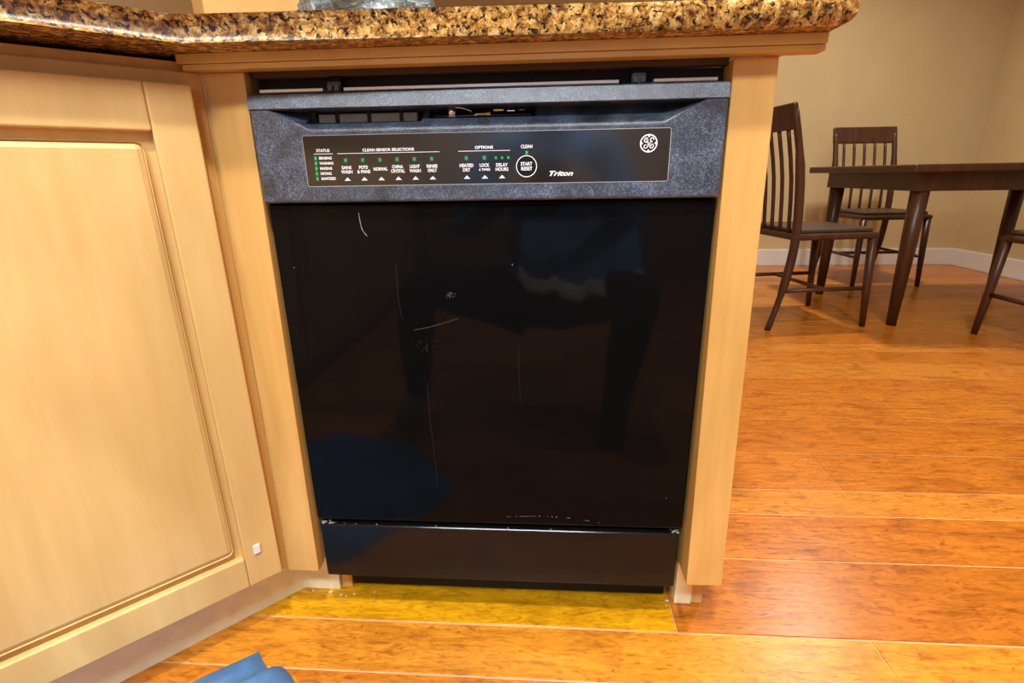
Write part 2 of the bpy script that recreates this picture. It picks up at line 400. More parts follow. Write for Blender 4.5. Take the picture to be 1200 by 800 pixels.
ch(prism('carcass', [(-0.3045, 0.0125), (-0.3045, 0.60), (-1.395, 0.60), (-1.395, -0.428), (-0.795, -0.428), (-0.375, -0.003 - 0.005)], TOE + 0.001, 0.874, maple), cc)
# raised panel door
D0, D1, ZB, ZT = 0.018, 0.565, 0.112, 0.845
door = ch(angled('door', D0, D1, 0.0, 0.008, ZB, ZT, maple_pale), cc)
def dadd(name, *a, **k): 
    o = angled(name, *a, **k); o.parent = door; return o
dadd('door_stile', D0, D0 + 0.05, 0.008, 0.021, ZB, ZT, maple_pale, bev=0.003, seg=3)
dadd('door_stile', D1 - 0.05, D1, 0.008, 0.021, ZB, ZT, maple_pale, bev=0.003, seg=3)
dadd('door_rail', D0 + 0.05, D1 - 0.05, 0.008, 0.021, ZB, ZB + 0.055, maple_pale, bev=0.003, seg=3)
dadd('door_rail', D0 + 0.05, D1 - 0.05, 0.008, 0.021, ZT - 0.055, ZT, maple_pale, bev=0.003, seg=3)
dadd('raised_panel', D0 + 0.062, D1 - 0.062, 0.008, 0.017, ZB + 0.067, ZT - 0.067, maple_pale, bev=0.008, seg=2)
bp = dadd('door_bumper', D0 + 0.026, D0 + 0.036, 0.021, 0.024, 0.168, 0.184, white_paint, bev=0.001)
bp['label'] = 'small white bumper stuck on the door'
# toe boards
hx = P0 - NRM * 0.035
def toe_seg(name, a, b, th, z1):
    a = Vector(a); b = Vector(b); d = (b - a).normalized(); n = Vector((-d.y, d.x, 0)) * th
    return hexa(name, [(*a.xy, 0), (*b.xy, 0), (*(b + n).xy, 0), (*(a + n).xy, 0), (*a.xy, z1), (*b.xy, z1), (*(b + n).xy, z1), (*(a + n).xy, z1)], toe_cream)
ch(toe_seg('toe_board', (-0.788, -0.366, 0), (-0.371, 0.051, 0), 0.012, TOE), cc)
ch(toe_seg('toe_board', (-0.371, 0.051, 0), (-0.3025, 0.051, 0), 0.012, TOE), cc)


# next cabinet of the run (turns the corner towards the window)
lb = tag(empty('base_cabinet', (-1.09, -1.51, 0)), 'long maple base cabinet run beside the corner cabinet', 'cabinet')
ch(box('carcass', -1.395, -0.785, -2.58, -0.432, TOE, 0.874, maple), lb)
ch(box('toe_board', -1.395, -0.84, -2.58, -0.432, 0, TOE - .001, toe_cream), lb)
for k in range(4):
    ya = -2.56 + k * 0.53
    d_ = ch(box('door', -0.784, -0.765, ya, ya + 0.505, 0.112, 0.845, maple_pale, bev=0.003), lb)
    p_ = box('raised_panel', -0.765, -0.759, ya + 0.06, ya + 0.445, 0.175, 0.78, maple_pale, bev=0.005); p_.parent = d_

# ------------------------------------------------------------------ end panel right of the dishwasher
ep = tag(empty('end_panel', (0.33, 0.0, 0.0)), 'maple end panel of the counter right of the black dishwasher', 'cabinet panel')
ch(hexa('stile', [(0.3045, -0.028, TOE + .010), (0.359, -0.028, TOE + .010), (0.359, 0.60, TOE + .010), (0.3045, 0.60, TOE + .010),
      (0.3005, -0.004, 0.8605), (0.3525, -0.004, 0.8605), (0.3525, 0.60, 0.8605), (0.3005, 0.60, 0.8605)], maple, None, 0.0014), ep)
ch(box('toe_foot', 0.311, 0.340, 0.046, 0.60, 0.0, TOE + .009, toe_cream, bev=0.001), ep)
ch(box('toe_foot', 0.3405, 0.360, 0.049, 0.60, 0.0, TOE + .009, maple_pale, bev=0.001), ep)
# rail under the worktop
ar = tag(empty('counter_rail', (0, -0.01, 0.865)), 'dark honey maple rail under the granite edge above the dishwasher', 'rail')
ch(box('upper_moulding', -0.372, 0.395, -0.026, 0.0, 0.8690, 0.8800, maple_h, bev=0.0008), ar)
ch(box('lower_strip', -0.368, 0.395, -0.0225, 0.0, 0.8622, 0.8686, maple_h, bev=0.0008), ar)
ch(box('backing_board', -0.300, 0.300, 0.012, 0.028, 0.8570, 0.8800, brown_cavity), ar)
# back panel of the peninsula
pk = tag(box('peninsula_back_panel', -1.395, 0.36, 0.602, 0.62, 0.0, 0.8800, maple), 'maple back panel of the counter facing the dining table', 'cabinet panel')

# ------------------------------------------------------------------ dishwasher
dw = tag(empty('dishwasher', (0, 0, 0)), 'black built in dishwasher with blue grey control panel and gloss door', 'dishwasher')
box('tub_body', -0.299, 0.299, 0.030, 0.575, 0.080, 0.8568, cavity, dw)
box('door_panel', -0.2985, 0.2985, 0.0, 0.028, 0.1935, 0.7005, door_m, dw, bev=0.0035, seg=3)
ap = box('access_panel', -0.2965, 0.2945, 0.001, 0.024, 0.0775, 0.1825, panel_m, dw, bev=0.003, seg=3)
box('toe_block', -0.3005, -0.2815, 0.058, 0.075, 0.0, 0.079, maple, dw)  # wooden end block of the cabinet toe, grouped with the dishwasher
box('gap_strip', -0.296, 0.296, 0.014, 0.029, 0.1815, 0.1945, black_plain, dw)
box('toe_plate', -0.2800, 0.2960, 0.062, 0.075, 0.004, 0.079, black_plain, dw, bev=0.002)
# steel lip of the inner door showing above the panel
for a, b in ((-0.2885, -0.205), (-0.178, 0.168), (0.210, 0.2865)):
    box('steel_lip', a, b, 0.004, 0.022, 0.8385, 0.8425, steel, dw, bev=0.0006)
for xb in (-0.190, 0.192):
    br = bmesh.new()
    pr = [(0.004, 0.836), (0.004, 0.848), (0.010, 0.857), (0.022, 0.8575), (0.024, 0.836)]
    va = [br.verts.new((xb - 0.0085, yy, zz)) for yy, zz in pr]; vb = [br.verts.new((xb + 0.0085, yy, zz)) for yy, zz in pr]
    br.faces.new(va); br.faces.new(vb[::-1])
    for i in range(5): br.faces.new([va[i], va[(i + 1) % 5], vb[(i + 1) % 5], vb[i]])
    bmesh.ops.bevel(br, geom=list(br.edges), offset=0.0012, segments=2, affect='EDGES')
    bo = finish(br, 'mounting_bracket', black_bracket, dw)
    box('bracket_tab', xb - 0.0075, xb - 0.0012, 0.0005, 0.005, 0.838, 0.8455, black_bracket, bo, bev=0.0006)
    box('bracket_tab', xb + 0.0012, xb + 0.0075, 0.0005, 0.005, 0.838, 0.8455, black_bracket, bo, bev=0.0006)

# control panel: sculpted face with the scooped hand grip
CX, CZ0, CZ1, CY = 0.2975, 0.7022, 0.8170, -0.012
LBX0, LBX1, LBZ0, LBZ1 = -0.2335, 0.2325, 0.7225, 0.7860
def sstep(t): t = max(0.0, min(1.0, t)); return t * t * (3 - 2 * t)
def face_y(x, z):
    y = CY
    ex = CX - abs(x); ez = z - CZ0
    e = min(ex, ez)
    if e < 0.004: y += 0.004 * (1 - math.sqrt(max(0, 1 - (1 - e / 0.004) ** 2)))
    zb = 0.7895 + 0.0270 * max(0.0, min(1.0, (abs(x) - 0.222) / 0.048))
    if zb < 0.8165: y += 0.030 * sstep((z - zb) / (0.8185 - zb)) if z > zb else 0
    if LBX0 < x < LBX1 and LBZ0 < z < LBZ1: y = CY + 0.0012
    if -0.228 < x < -0.079 and z > 0.8000: y += 0.012
    if -0.071 < x < 0.0655 and z > 0.8040: y += 0.012
    return y
bm = bmesh.new()
xs = sorted(set([round(-CX + i * 2 * CX / 210, 5) for i in range(211)] + [v + d for v in (LBX0, LBX1, -0.228, -0.079, -0.071, 0.0655) for d in (-0.0002, 0.0002)] + [s * (CX - q) for s in (-1, 1) for q in (0.0003, 0.001, 0.002)]))
zs = sorted(set([round(CZ0 + i * (CZ1 - CZ0) / 76, 5) for i in range(77)] + [v + d for v in (LBZ0, LBZ1, 0.8000, 0.8040) for d in (-0.0002, 0.0002)] + [CZ0 + q for q in (0.0003, 0.001)]))
grid = [[bm.verts.new((x, face_y(x, z), z)) for z in zs] for x in xs]
for i in range(len(xs) - 1):
    for j in range(len(zs) - 1):
        bm.faces.new([grid[i][j], grid[i + 1][j], grid[i + 1][j + 1], grid[i][j + 1]])
# close the shell at the back
def back(v): return bm.verts.new((v.co.x, 0.029, v.co.z))
per = [grid[i][0] for i in range(len(xs))] + [grid[-1][j] for j in range(1, len(zs))] + [grid[i][-1] for i in range(len(xs) - 2, -1, -1)] + [grid[0][j] for j in range(len(zs) - 2, 0, -1)]
bk = [back(v) for v in per]
for i in range(len(per)):
    j = (i + 1) % len(per); bm.faces.new([per[i], bk[i], bk[j], per[j]])
bm.faces.new(bk)
for f in bm.faces:
    c = f.calc_center_median()
    if c.y < 0.028 and ((-0.228 < c.x < -0.079 and c.z > 0.8000) or (-0.071 < c.x < 0.0655 and c.z > 0.8040)): f.material_index = 1
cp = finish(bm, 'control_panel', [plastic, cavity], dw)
cp['label'] = 'textured blue grey black control panel with printed label'
# lip over the hand grip
bm = bmesh.new()
prof = [(-0.0125, 0.8165), (-0.0145, 0.8176), (-0.0122, 0.8255), (-0.0096, 0.8342), (-0.006, 0.8362), (0.028, 0.8368), (0.028, 0.8150), (0.014, 0.8150)]
nx = 40; rr = []
for i in range(nx + 1):
    x = -CX + 2 * CX * i / nx
    rr.append([bm.verts.new((x, yy, zz)) for yy, zz in prof])
for a, b in zip(rr, rr[1:]):
    for k in range(len(prof)): bm.faces.new([a[k], a[(k + 1) % len(prof)], b[(k + 1) % len(prof)], b[k]])
bm.faces.new(rr[0]); bm.faces.new(rr[-1][::-1])
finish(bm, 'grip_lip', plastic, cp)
# glossy printed label plate
bm = bmesh.new()
def rrect(x0, x1, z0, z1, r, n=5):
    out = []
    for cx_, cz_, a0 in ((x1 - r, z1 - r, 0), (x0 + r, z1 - r, 90), (x0 + r, z0 + r, 180), (x1 - r, z0 + r, 270)):
        for k in range(n + 1):
            a = math.radians(a0 + 90 * k / n); out.append((cx_ + r * math.cos(a), cz_ + r * math.sin(a)))
    return out
def plate(bm, outl, y0, y1):
    a = [bm.verts.new((x, y0, z)) for x, z in outl]; b = [bm.verts.new((x, y1, z)) for x, z in outl]
    bm.faces.new(a); bm.faces.new(b[::-1])
    for i in range(len(outl)): j = (i + 1) % len(outl); bm.faces.new([a[i], a[j], b[j], b[i]])
LY = -0.0122       # front of the label film
plate(bm, rrect(LBX0 + .0008, LBX1 - .0008, LBZ0 + .0008, LBZ1 - .0008, 0.0025), LY, -0.0100)
finish(bm, 'label_plate', label_m, cp)
# thin bright edge round the plate
bm = bmesh.new()
o1 = rrect(LBX0 + .0002, LBX1 - .0002, LBZ0 + .0002, LBZ1 - .0002, 0.003); o2 = rrect(LBX0 + .0010, LBX1 - .0010, LBZ0 + .0010, LBZ1 - .0010, 0.0022)
a = [bm.verts.new((x, LY - .0001, z)) for x, z in o1]; b = [bm.verts.new((x, LY - .0001, z)) for x, z in o2]
for i in range(len(o1)):
    j = (i + 1) % len(o1); bm.faces.new([a[i], a[j], b[j], b[i]])
finish(bm, 'label_edge', line_m, cp)

PY = LY - 0.00025
dg = None
def text(body, x, z, width, height, mat=print_white, italic=0.0, bold=0.0):
    """flat lettering centred at x,z, fitted into width x height"""
    cu = bpy.data.curves.new('lettering', 'FONT'); cu.body = body; cu.size = 1.0; cu.align_x = 'CENTER'; cu.shear = italic; cu.offset = bold; cu.resolution_u = 3
    o = bpy.data.objects.new('tmp', cu); COL.objects.link(o)
    bpy.context.view_layer.update()
    me = bpy.data.meshes.new_from_object(o.evaluated_get(bpy.context.evaluated_depsgraph_get()))
    bpy.data.objects.remove(o)
    vx = [v.co.x for v in me.vertices]; vy = [v.co.y for v in me.vertices]
    sx = width / (max(vx) - min(vx)); sz = height / (max(vy) - min(vy)); mx = (max(vx) + min(vx)) / 2; my = (max(vy) + min(vy)) / 2
    for v in me.vertices: v.co = Vector((x + (v.co.x - mx) * sx, PY, z + (v.co.y - my) * sz))
    me.materials.clear()
    me.name = 'lettering'
    return link('lettering', me, mat, cp)
def bar(name, x0, x1, z0, z1, mat, y=PY, par=None):
    bm = bmesh.new(); plate(bm, [(x1, z1), (x0, z1), (x0, z0), (x1, z0)], y, y + 0.0002); return finish(bm, name, mat, par or cp)
BO = 0.028
text('STATUS', -0.2075, 0.7672, 0.0175, 0.0036, bold=BO)
text('CLEAN SENSOR SELECTIONS', -0.122, 0.7668, 0.067, 0.0036, bold=BO)
text('OPTIONS', 0.001, 0.7672, 0.023, 0.0036, bold=BO)
text('CLEAN', 0.0548, 0.7672, 0.0145, 0.0042, bold=BO)
bar('divider_line', -0.220, -0.195, 0.7628, 0.7634, print_white)
bar('divider_line', -0.189, -0.056, 0.7628, 0.7634, print_white)
bar('divider_line', -0.032, 0.034, 0.7628, 0.7634, print_white)
def led(x, z, w_=0.0042, h_=0.0056, sym=None):
    bar('indicator_light', x - w_ / 2, x + w_ / 2, z - h_ / 2, z + h_ / 2, led_m, PY + 0.0001)
    if sym: text(sym, x, z, w_ * 0.45, h_ * 0.62, led_hi, bold=0.02)
for i, (s, wd) in enumerate((('SENSING', 0.0170), ('WASHING', 0.0185), ('RINSING', 0.0160), ('DRYING', 0.0145), ('SANITIZED', 0.0195))):
    z = 0.7580 - i * 0.0063; x = -0.2185 - i * 0.0002
    led(x, z, 0.0042, 0.0058, '1')
    text(s, -0.2140 + wd / 2, z, wd, 0.0034, bold=BO)
def tri(x, z=0.7318):
    bm = bmesh.new(); plate(bm, [(x + 0.0042, z - 0.0021), (x, z + 0.0021), (x - 0.0042, z - 0.0021)], PY, PY + 0.0002); finish(bm, 'arrow_mark', print_blue, cp)
SEL = [(-0.179, 'SANI', 'WASH', 0.0125, 0.0150), (-0.1565, 'POTS', '& PANS', 0.0115, 0.0172), (-0.134, 'NORMAL', None, 0.0185, 0), (-0.1115, 'CHINA', 'CRYSTAL', 0.0145, 0.0182), (-0.089, 'LIGHT', 'WASH', 0.0130, 0.0145), (-0.0665, 'RINSE', 'ONLY', 0.0138, 0.0120),
       (-0.022, 'HEATED', 'DRY', 0.0178, 0.0095), (0.0010, 'LOCK', '6 TIMES', 0.0125, 0.0142), (0.0232, 'DELAY', 'HOURS', 0.0150, 0.0162)]
for i, (x, a, b, wa, wb_) in enumerate(SEL):
    if b:
        text(a, x, 0.7460, wa, 0.0042, bold=BO); text(b, x, 0.7407, wb_, 0.0042 if b != '6 TIMES' else 0.0030, bold=BO)
    else: text(a, x, 0.7436, wa, 0.0042, bold=BO)
    tri(x)
    if i < 8: led(x, 0.7548, 0.0052, 0.0056, '0')
for x, s in ((0.0158, '2'), (0.0236, '4'), (0.0315, '8')): led(x, 0.7545, 0.0040, 0.0040, s)
led(0.0549, 0.7602, 0.0042, 0.0050, '1')
# start / reset button: dark disc with a thin white ring
def ring(name, x, z, r0, r1, mat, y, n=40):
    bm = bmesh.new(); A = []; B = []
    for k in range(n):
        a = 2 * PI * k / n
        A.append(bm.verts.new((x + r0 * math.cos(a), y, z + r0 * math.sin(a)))); B.append(bm.verts.new((x + r1 * math.cos(a), y, z + r1 * math.sin(a))))
    for k in range(n):
        j = (k + 1) % n; bm.faces.new([A[k], A[j], B[j], B[k]])
    return finish(bm, name, mat, cp)
def disc(name, x, z, r, mat, y, n=40):
    bm = bmesh.new(); plate(bm, [(x + r * math.cos(2 * PI * k / n), z + r * math.sin(2 * PI * k / n)) for k in range(n)], y, y + 0.0002); return finish(bm, name, mat, cp)
disc('start_button', 0.0545, 0.7437, 0.0125, black_plain, PY + 0.0001)
ring('button_ring', 0.0545, 0.7437, 0.0122, 0.0132, print_white, PY - .0001)
text('START', 0.0545, 0.7466, 0.0145, 0.0045, bold=BO); text('RESET', 0.0548, 0.7409, 0.0140, 0.0045, bold=BO)
t_ = text('Triton', 0.0985, 0.7345, 0.030, 0.0062, italic=0.35, bold=0.03)
# round emblem near the right end of the label
EX, EZ, ER = 0.2055, 0.7680, 0.0107
disc('emblem_disc', EX, EZ, ER * 0.97, black_plain, PY + 0.0001)
ring('emblem_ring', EX, EZ, ER * 0.86, ER, print_white, PY - .0001, 48)
bm = bmesh.new()
def script(pts, wd): ribbon(bm, [(EX + x * ER, EZ + z * ER) for x, z in catmull(pts, 6)], wd * ER, PY - 0.0002)
script([(-0.12, 0.50), (-0.30, 0.58), (-0.50, 0.42), (-0.46, 0.18), (-0.24, 0.14), (-0.14, 0.34), (-0.16, 0.52)], 0.116)
script([(-0.30, 0.36), (-0.24, 0.42), (-0.20, 0.30)], 0.15)
script([(-0.12, 0.50), (-0.10, 0.20), (-0.08, -0.12), (-0.16, -0.42), (-0.38, -0.52), (-0.52, -0.38), (-0.46, -0.20), (-0.28, -0.16)], 0.102)
script([(0.56, 0.36), (0.46, 0.56), (0.26, 0.56), (0.18, 0.38), (0.28, 0.20), (0.44, 0.18)], 0.116)
script([(0.28, 0.20), (0.12, 0.04), (0.08, -0.22), (0.18, -0.46), (0.38, -0.52), (0.54, -0.36), (0.48, -0.12), (0.32, -0.10), (0.24, -0.24), (0.32, -0.34)], 0.095)
for a in (0, 90, 180, 270):
    ca, sa = math.cos(math.radians(a)), math.sin(math.radians(a))
    ribbon(bm, [(EX + ca * ER * r, EZ + sa * ER * r) for r in (0.86, 0.74, 0.66)], [0.34 * ER, 0.22 * ER, 0.06 * ER], PY - 0.0002)
eb = finish(bm, 'emblem_script', print_white, cp); eb['label'] = 'white curling monogram letters inside the ring'

# vent inserts behind the grip
for a, b in ((-0.2180, -0.1960), (-0.1905, -0.1530), (-0.1480, -0.1100), (-0.1060, -0.0870)):
    box('vent_insert', a, b, 0.0120, 0.0200, 0.8015, 0.8125, slot_m, cp, bev=0.0008)
for x in (-0.1932, -0.1505, -0.1080): box('vent_bar', x - 0.0022, x + 0.0022, 0.0110, 0.0200, 0.8005, 0.8155, cavity, cp)
box('vent_surround', -0.2275, -0.2205, 0.0105, 0.0200, 0.8005, 0.8155, cavity, cp)
# latch
tube('latch_lever', [(-0.040, 0.004, 0.8045), (-0.040, 0.004, 0.8160)], 0.0056, chrome, cp, 14)
tube('latch_wire', [(-0.036, -0.005, 0.8150), (-0.026, -0.005, 0.8142), (-0.016, -0.003, 0.8110), (-0.014, 0.002, 0.8080)], 0.0007, chrome, cp, 6)
for a, b, z0, z1, m in ((-0.010, 0.008, 0.8062, 0.8082, brass), (-0.012, -0.008, 0.8052, 0.8070, brass), (0.004, 0.009, 0.8055, 0.8090, brass), (0.013, 0.026, 0.8100, 0.8125, brass), (0.030, 0.040, 0.8095, 0.8108, chrome), (0.045, 0.052, 0.8105, 0.8115, brass)):
    box('latch_spring', a, b, 0.000, 0.006, z0, z1, m, cp, bev=0.0004)
tube('latch_rod', [(-0.064, 0.002, 0.8058), (0.060, 0.002, 0.8058)], 0.0009, black_bracket, cp, 6)

# marks on the door: dried drips, a hair, a smear, scale in the corners
def mark(name, pts, wd, y, mat, par):
    bm = bmesh.new(); ribbon(bm, catmull(pts, 6), wd, y); return finish(bm, name, mat, par)
mark('hair', [(-0.1735, 0.688), (-0.1725, 0.675), (-0.1705, 0.665), (-0.1650, 0.657)], 0.0007, -0.0004, grime, dw)
film = plain('thin_dried_film', (0.012, 0.014, 0.017), 0.7, var=0.6, nscale=300)
film2 = plain('chalky_film', (0.06, 0.072, 0.080), 0.8, var=0.7, nscale=420)
mark('drip_mark', [(-0.0960, 0.44), (-0.0962, 0.38), (-0.0930, 0.33), (-0.0915, 0.26)], 0.0005, -0.0003, film, dw)
mark('drip_mark', [(-0.128, 0.62), (-0.129, 0.57), (-0.126, 0.54)], 0.0005, -0.0003, film, dw)
mark('drip_mark', [(0.041, 0.50), (0.0412, 0.45), (0.043, 0.41)], 0.0005, -0.0003, film, dw)
for k in range(46):
    x = 0.02 + k * 0.0034; z = 0.2085 + 0.006 * math.sin(PI * min(1, k / 46)) - k * 0.00018
    if random.random() < 0.55:
        r = random.uniform(0.0004, 0.0010)
        bm = bmesh.new(); plate(bm, [(x + r * math.cos(a), z + r * 0.7 * math.sin(a)) for a in (0, 1.25, 2.5, 3.8, 5.0)], -0.0004, 0.0002); finish(bm, 'water_spot', grime, dw)
def blob(name, x, y, z, rx, rz, mat, par, n=9):
    bm = bmesh.new(); ou = [(x + rx * random.uniform(0.55, 1.1) * math.cos(2 * PI * k / n), z + rz * random.uniform(0.55, 1.1) * math.sin(2 * PI * k / n)) for k in range(n)]
    plate(bm, ou, y, y + 0.0004); return finish(bm, name, mat, par)
def flake(x, y, z, r):
    bm = bmesh.new(); bmesh.ops.create_icosphere(bm, subdivisions=1, radius=r)
    for v in bm.verts: v.co = Vector((x + v.co.x * random.uniform(.6, 1.6), y + v.co.y * random.uniform(.5, 1.0), z + v.co.z * random.uniform(.2, .5)))
    finish(bm, 'scale_deposit', grime, dw)
for k in range(16): flake(-0.294 + 0.024 * (k / 16) ** 1.6 + random.uniform(-.001, .003), random.uniform(0.003, 0.012), 0.1835, random.uniform(.0012, .0028))
for k in range(10): flake(0.2935 - 0.012 * (k / 10) ** 1.6, random.uniform(0.003, 0.012), 0.1835, random.uniform(.001, .0024))
for x_ in (-0.255, -0.236, -0.20, -0.10, 0.02, 0.09): flake(x_, 0.004, 0.1832, random.uniform(.0008, .0014))
def specks(x, z, rx, rz, n, mat):
    bm = bmesh.new()
    for k in range(n):
        a = x + random.gauss(0, rx); c = z + random.gauss(0, rz); r = random.uniform(0.0003, 0.0009)
        plate(bm, [(a + r * math.cos(t), c + r * math.sin(t)) for t in (0.2, 1.4, 2.6, 4.0, 5.2)], -0.0004, 0.0002)
    finish(bm, 'dried_splash', mat, dw)
specks(-0.0555, 0.5745, 0.0026, 0.0022, 34, film2)
specks(-0.096, 0.494, 0.006, 0.003, 26, film)
specks(-0.100, 0.505, 0.012, 0.003, 18, film)
mark('smear', [(-0.110, 0.523), (-0.085, 0.528), (-0.045, 0.540)], 0.0016, -0.0003, film, dw)
# crumbs of white residue on the floor under the left corner and by the right foot
for k, (x, y, r) in enumerate(((-0.352, 0.044, .0035), (-0.318, 0.043, .0045), (-0.296, 0.037, .005), (-0.285, 0.034, .003), (-0.272, 0.040, .004), (-0.236, 0.046, .003), (0.300, 0.052, .005), (0.296, 0.040, .003))):
    bm = bmesh.new(); bmesh.ops.create_icosphere(bm, subdivisions=1, radius=r * 0.65)
    for v in bm.verts: v.co = Vector((v.co.x * random.uniform(.7, 1.5), v.co.y * random.uniform(.6, 1.1), max(0, v.co.z) * random.uniform(.3, .6)))
    c_ = finish(bm, 'plaster_crumb', seal_white, None, False, (x, y, 0.0))
    tag(c_, 'tiny white crumb on the floor by the right toe foot' if x > 0 else 'tiny white crumb on the floor along the toe board', 'crumb', 'crumbs by the right toe foot' if x > 0 else 'crumbs along the toe board')

# ------------------------------------------------------------------ things on the worktop
bag_m, nt, b = newmat('clear_plastic_bag')
n = noise(nt, coords(nt), 34, 5, 0.6, 1.5)
r = ramp(nt, [(0.38, (0.05, 0.07, 0.075)), (0.58, (0.20, 0.26, 0.28)), (0.70, (0.72, 0.76, 0.78))], n.outputs[0])  # palest stop paints white glints into the film's colour
L(nt, r.outputs[0], b.inputs['Base Color']); b.inputs['Roughness'].default_value = 0.15; b.inputs['Specular IOR Level'].default_value = 0.9
bump(nt, b, n.outputs[0], 0.8, 0.01)
bm = bmesh.new(); bmesh.ops.create_icosphere(bm, subdivisions=5, radius=1.0)
from mathutils import noise as mn
for v in bm.verts:
    d = v.co.normalized(); q = 1 + 0.16 * mn.noise(d * 2.6) + 0.10 * mn.ridged_multi_fractal(d * 3.3, 0.8, 2.0, 3, 1.0, 2.0) * 0.5
    z = d.z * q
    v.co = Vector((d.x * q * 0.088, d.y * q * 0.07, max(z, -0.55) * 0.062))
zmin = min(v.co.z for v in bm.verts)
for v in bm.verts: v.co.z -= zmin
bag = finish(bm, 'plastic_bag', bag_m, None, True, (-0.165, 0.085, 0.9085))
tag(bag, 'crumpled clear grey plastic bag lying on the granite countertop', 'bag')
card_m = plain('cardboard', (0.56, 0.32, 0.10), 0.7, var=0.05)
cb = tag(empty('cardboard_box', (-0.365, 0.17, 0.9085), math.radians(38)), 'tan cardboard box standing on the countertop left of the plastic bag', 'box')
bm = bmesh.new(); bx(bm, -0.075, 0.075, -0.06, 0.06, 0, 0.16, 0.002); finish(bm, 'carton', card_m, cb)
for s in (-1, 1):
    bm = bmesh.new(); bx(bm, -0.073, 0.073, s * 0.0605 - 0.001 if s > 0 else -0.0615, s * 0.0605 + 0.001 if s > 0 else -0.0595, 0.158, 0.20); finish(bm, 'flap', card_m, cb)

# ------------------------------------------------------------------ dining set in the far right
def chair(x, y, rz, label):
    t = tag(empty('dining_chair', (x, y, 0), rz), label, 'chair', 'dark wooden dining chairs')
    seat = box('seat', -0.22, 0.22, -0.21, 0.21, 0.425, 0.455, dark_wood, t, bev=0.012, seg=3)
    box('seat_pad', -0.20, 0.20, -0.19, 0.19, 0.453, 0.475, seatpad, t, bev=0.01, seg=3)
    for sx in (-1, 1):
        tube('leg', [(sx * 0.20, -0.19, 0.43), (sx * 0.205, -0.20, 0.22), (sx * 0.21, -0.215, 0.0)], [0.021, 0.018, 0.013], dark_wood, t)
        tube('leg', catmull([(sx * 0.21, 0.27, 0.0), (sx * 0.205, 0.215, 0.22), (sx * 0.20, 0.19, 0.45), (sx * 0.20, 0.22, 0.75), (sx * 0.20, 0.28, 0.98)], 4), [0.014] * 4 + [0.02] * 9 + [0.016] * 4, dark_wood, t)
        tube('stretcher', [(sx * 0.206, -0.205, 0.19), (sx * 0.206, 0.222, 0.19)], 0.010, dark_wood, t, 8)
    tube('stretcher', [(-0.206, 0.01, 0.19), (0.206, 0.01, 0.19)], 0.010, dark_wood, t, 8)
    bm = bmesh.new(); bx(bm, -0.215, 0.215, -0.011, 0.011, -0.055, 0.055, 0.008)
    o = finish(bm, 'top_rail', dark_wood, t, False, (0, 0.275, 0.955)); o.rotation_euler = (-0.25, 0, 0)
    for k in range(5):
        xx = -0.14 + 0.07 * k
        tube('spindle', catmull([(xx, 0.19, 0.45), (xx, 0.215, 0.70), (xx, 0.265, 0.92)], 3), 0.009, dark_wood, t, 8)
    return t
seatpad = plain('brown_leather_pad', (0.06, 0.032, 0.02), 0.45)
chair(1.385, 2.00, PI * 0.5 + 0.15, 'dark wooden dining chair nearest the end panel at the left side of the table')
chair(2.28, 1.50, PI + 0.05, 'dark wooden dining chair on the near side of the dining table')
chair(2.28, 2.97, 0.05, 'dark wooden dining chair on the far side of the dining table')
tb = tag(empty('dining_table', (2.28, 2.2, 0)), 'dark wooden dining table among the dining chairs', 'table')
box('tabletop', -0.62, 0.62, -0.47, 0.47, 0.715, 0.75, dark_wood, tb, bev=0.008)
box('apron', -0.54, 0.54, -0.39, 0.39, 0.635, 0.714, dark_wood, tb)
for sx in (-1, 1):
    for sy in (-1, 1): tube('leg', [(sx * 0.50, sy * 0.35, 0.64), (sx * 0.50, sy * 0.35, 0.40), (sx * 0.50, sy * 0.35, 0.0)], [0.038, 0.034, 0.022], dark_wood, tb, 12)

# ------------------------------------------------------------------ the photographer, crouching (seen only mirrored in the gloss door)
denim, nt, b = newmat('blue_terry_cloth')
n = noise(nt, coords(nt, (1, 1, 1)), 900, 2); n2 = noise(nt, coords(nt), 14, 4)
r = ramp(nt, [(0.3, (0.06, 0.18, 0.42)), (0.7, (0.13, 0.32, 0.66))], n2.outputs[0])
f_ = ramp(nt, [(0.3, (0.75, 0.75, 0.75)), (0.7, (1.15, 1.15, 1.15))], n.outputs[0])
L(nt, mixc(nt, 1.0, r.outputs[0], f_.outputs[0], 'MULTIPLY'), b.inputs['Base Color']); b.inputs['Roughness'].default_value = 0.9
bump(nt, b, n.outputs[0], 0.5, 0.002)
shirt = plain('light_blue_shirt', (0.12, 0.36, 0.80), 0.85, var=0.25, nscale=18)
trouser = plain('black_trousers', (0.012, 0.012, 0.014), 0.85, var=0.4, nscale=12)
sneaker = plain('grey_sneaker', (0.45, 0.47, 0.46), 0.6, var=0.4, nscale=60)
skin = plain('skin', (0.50, 0.29, 0.19), 0.55, var=0.05)
shoe_m = plain('dark_shoe_rubber', (0.02, 0.02, 0.022), 0.4)
hair_m = plain('dark_hair', (0.02, 0.012, 0.008), 0.6, var=0.4, nscale=80)
J = []; E_ = []; K = []
def jn(p, r, par=None, kind=0):
    J.append((Vector(p), r)); i = len(J) - 1; K.append(kind)
    if par is not None: E_.append((par, i))
    return i
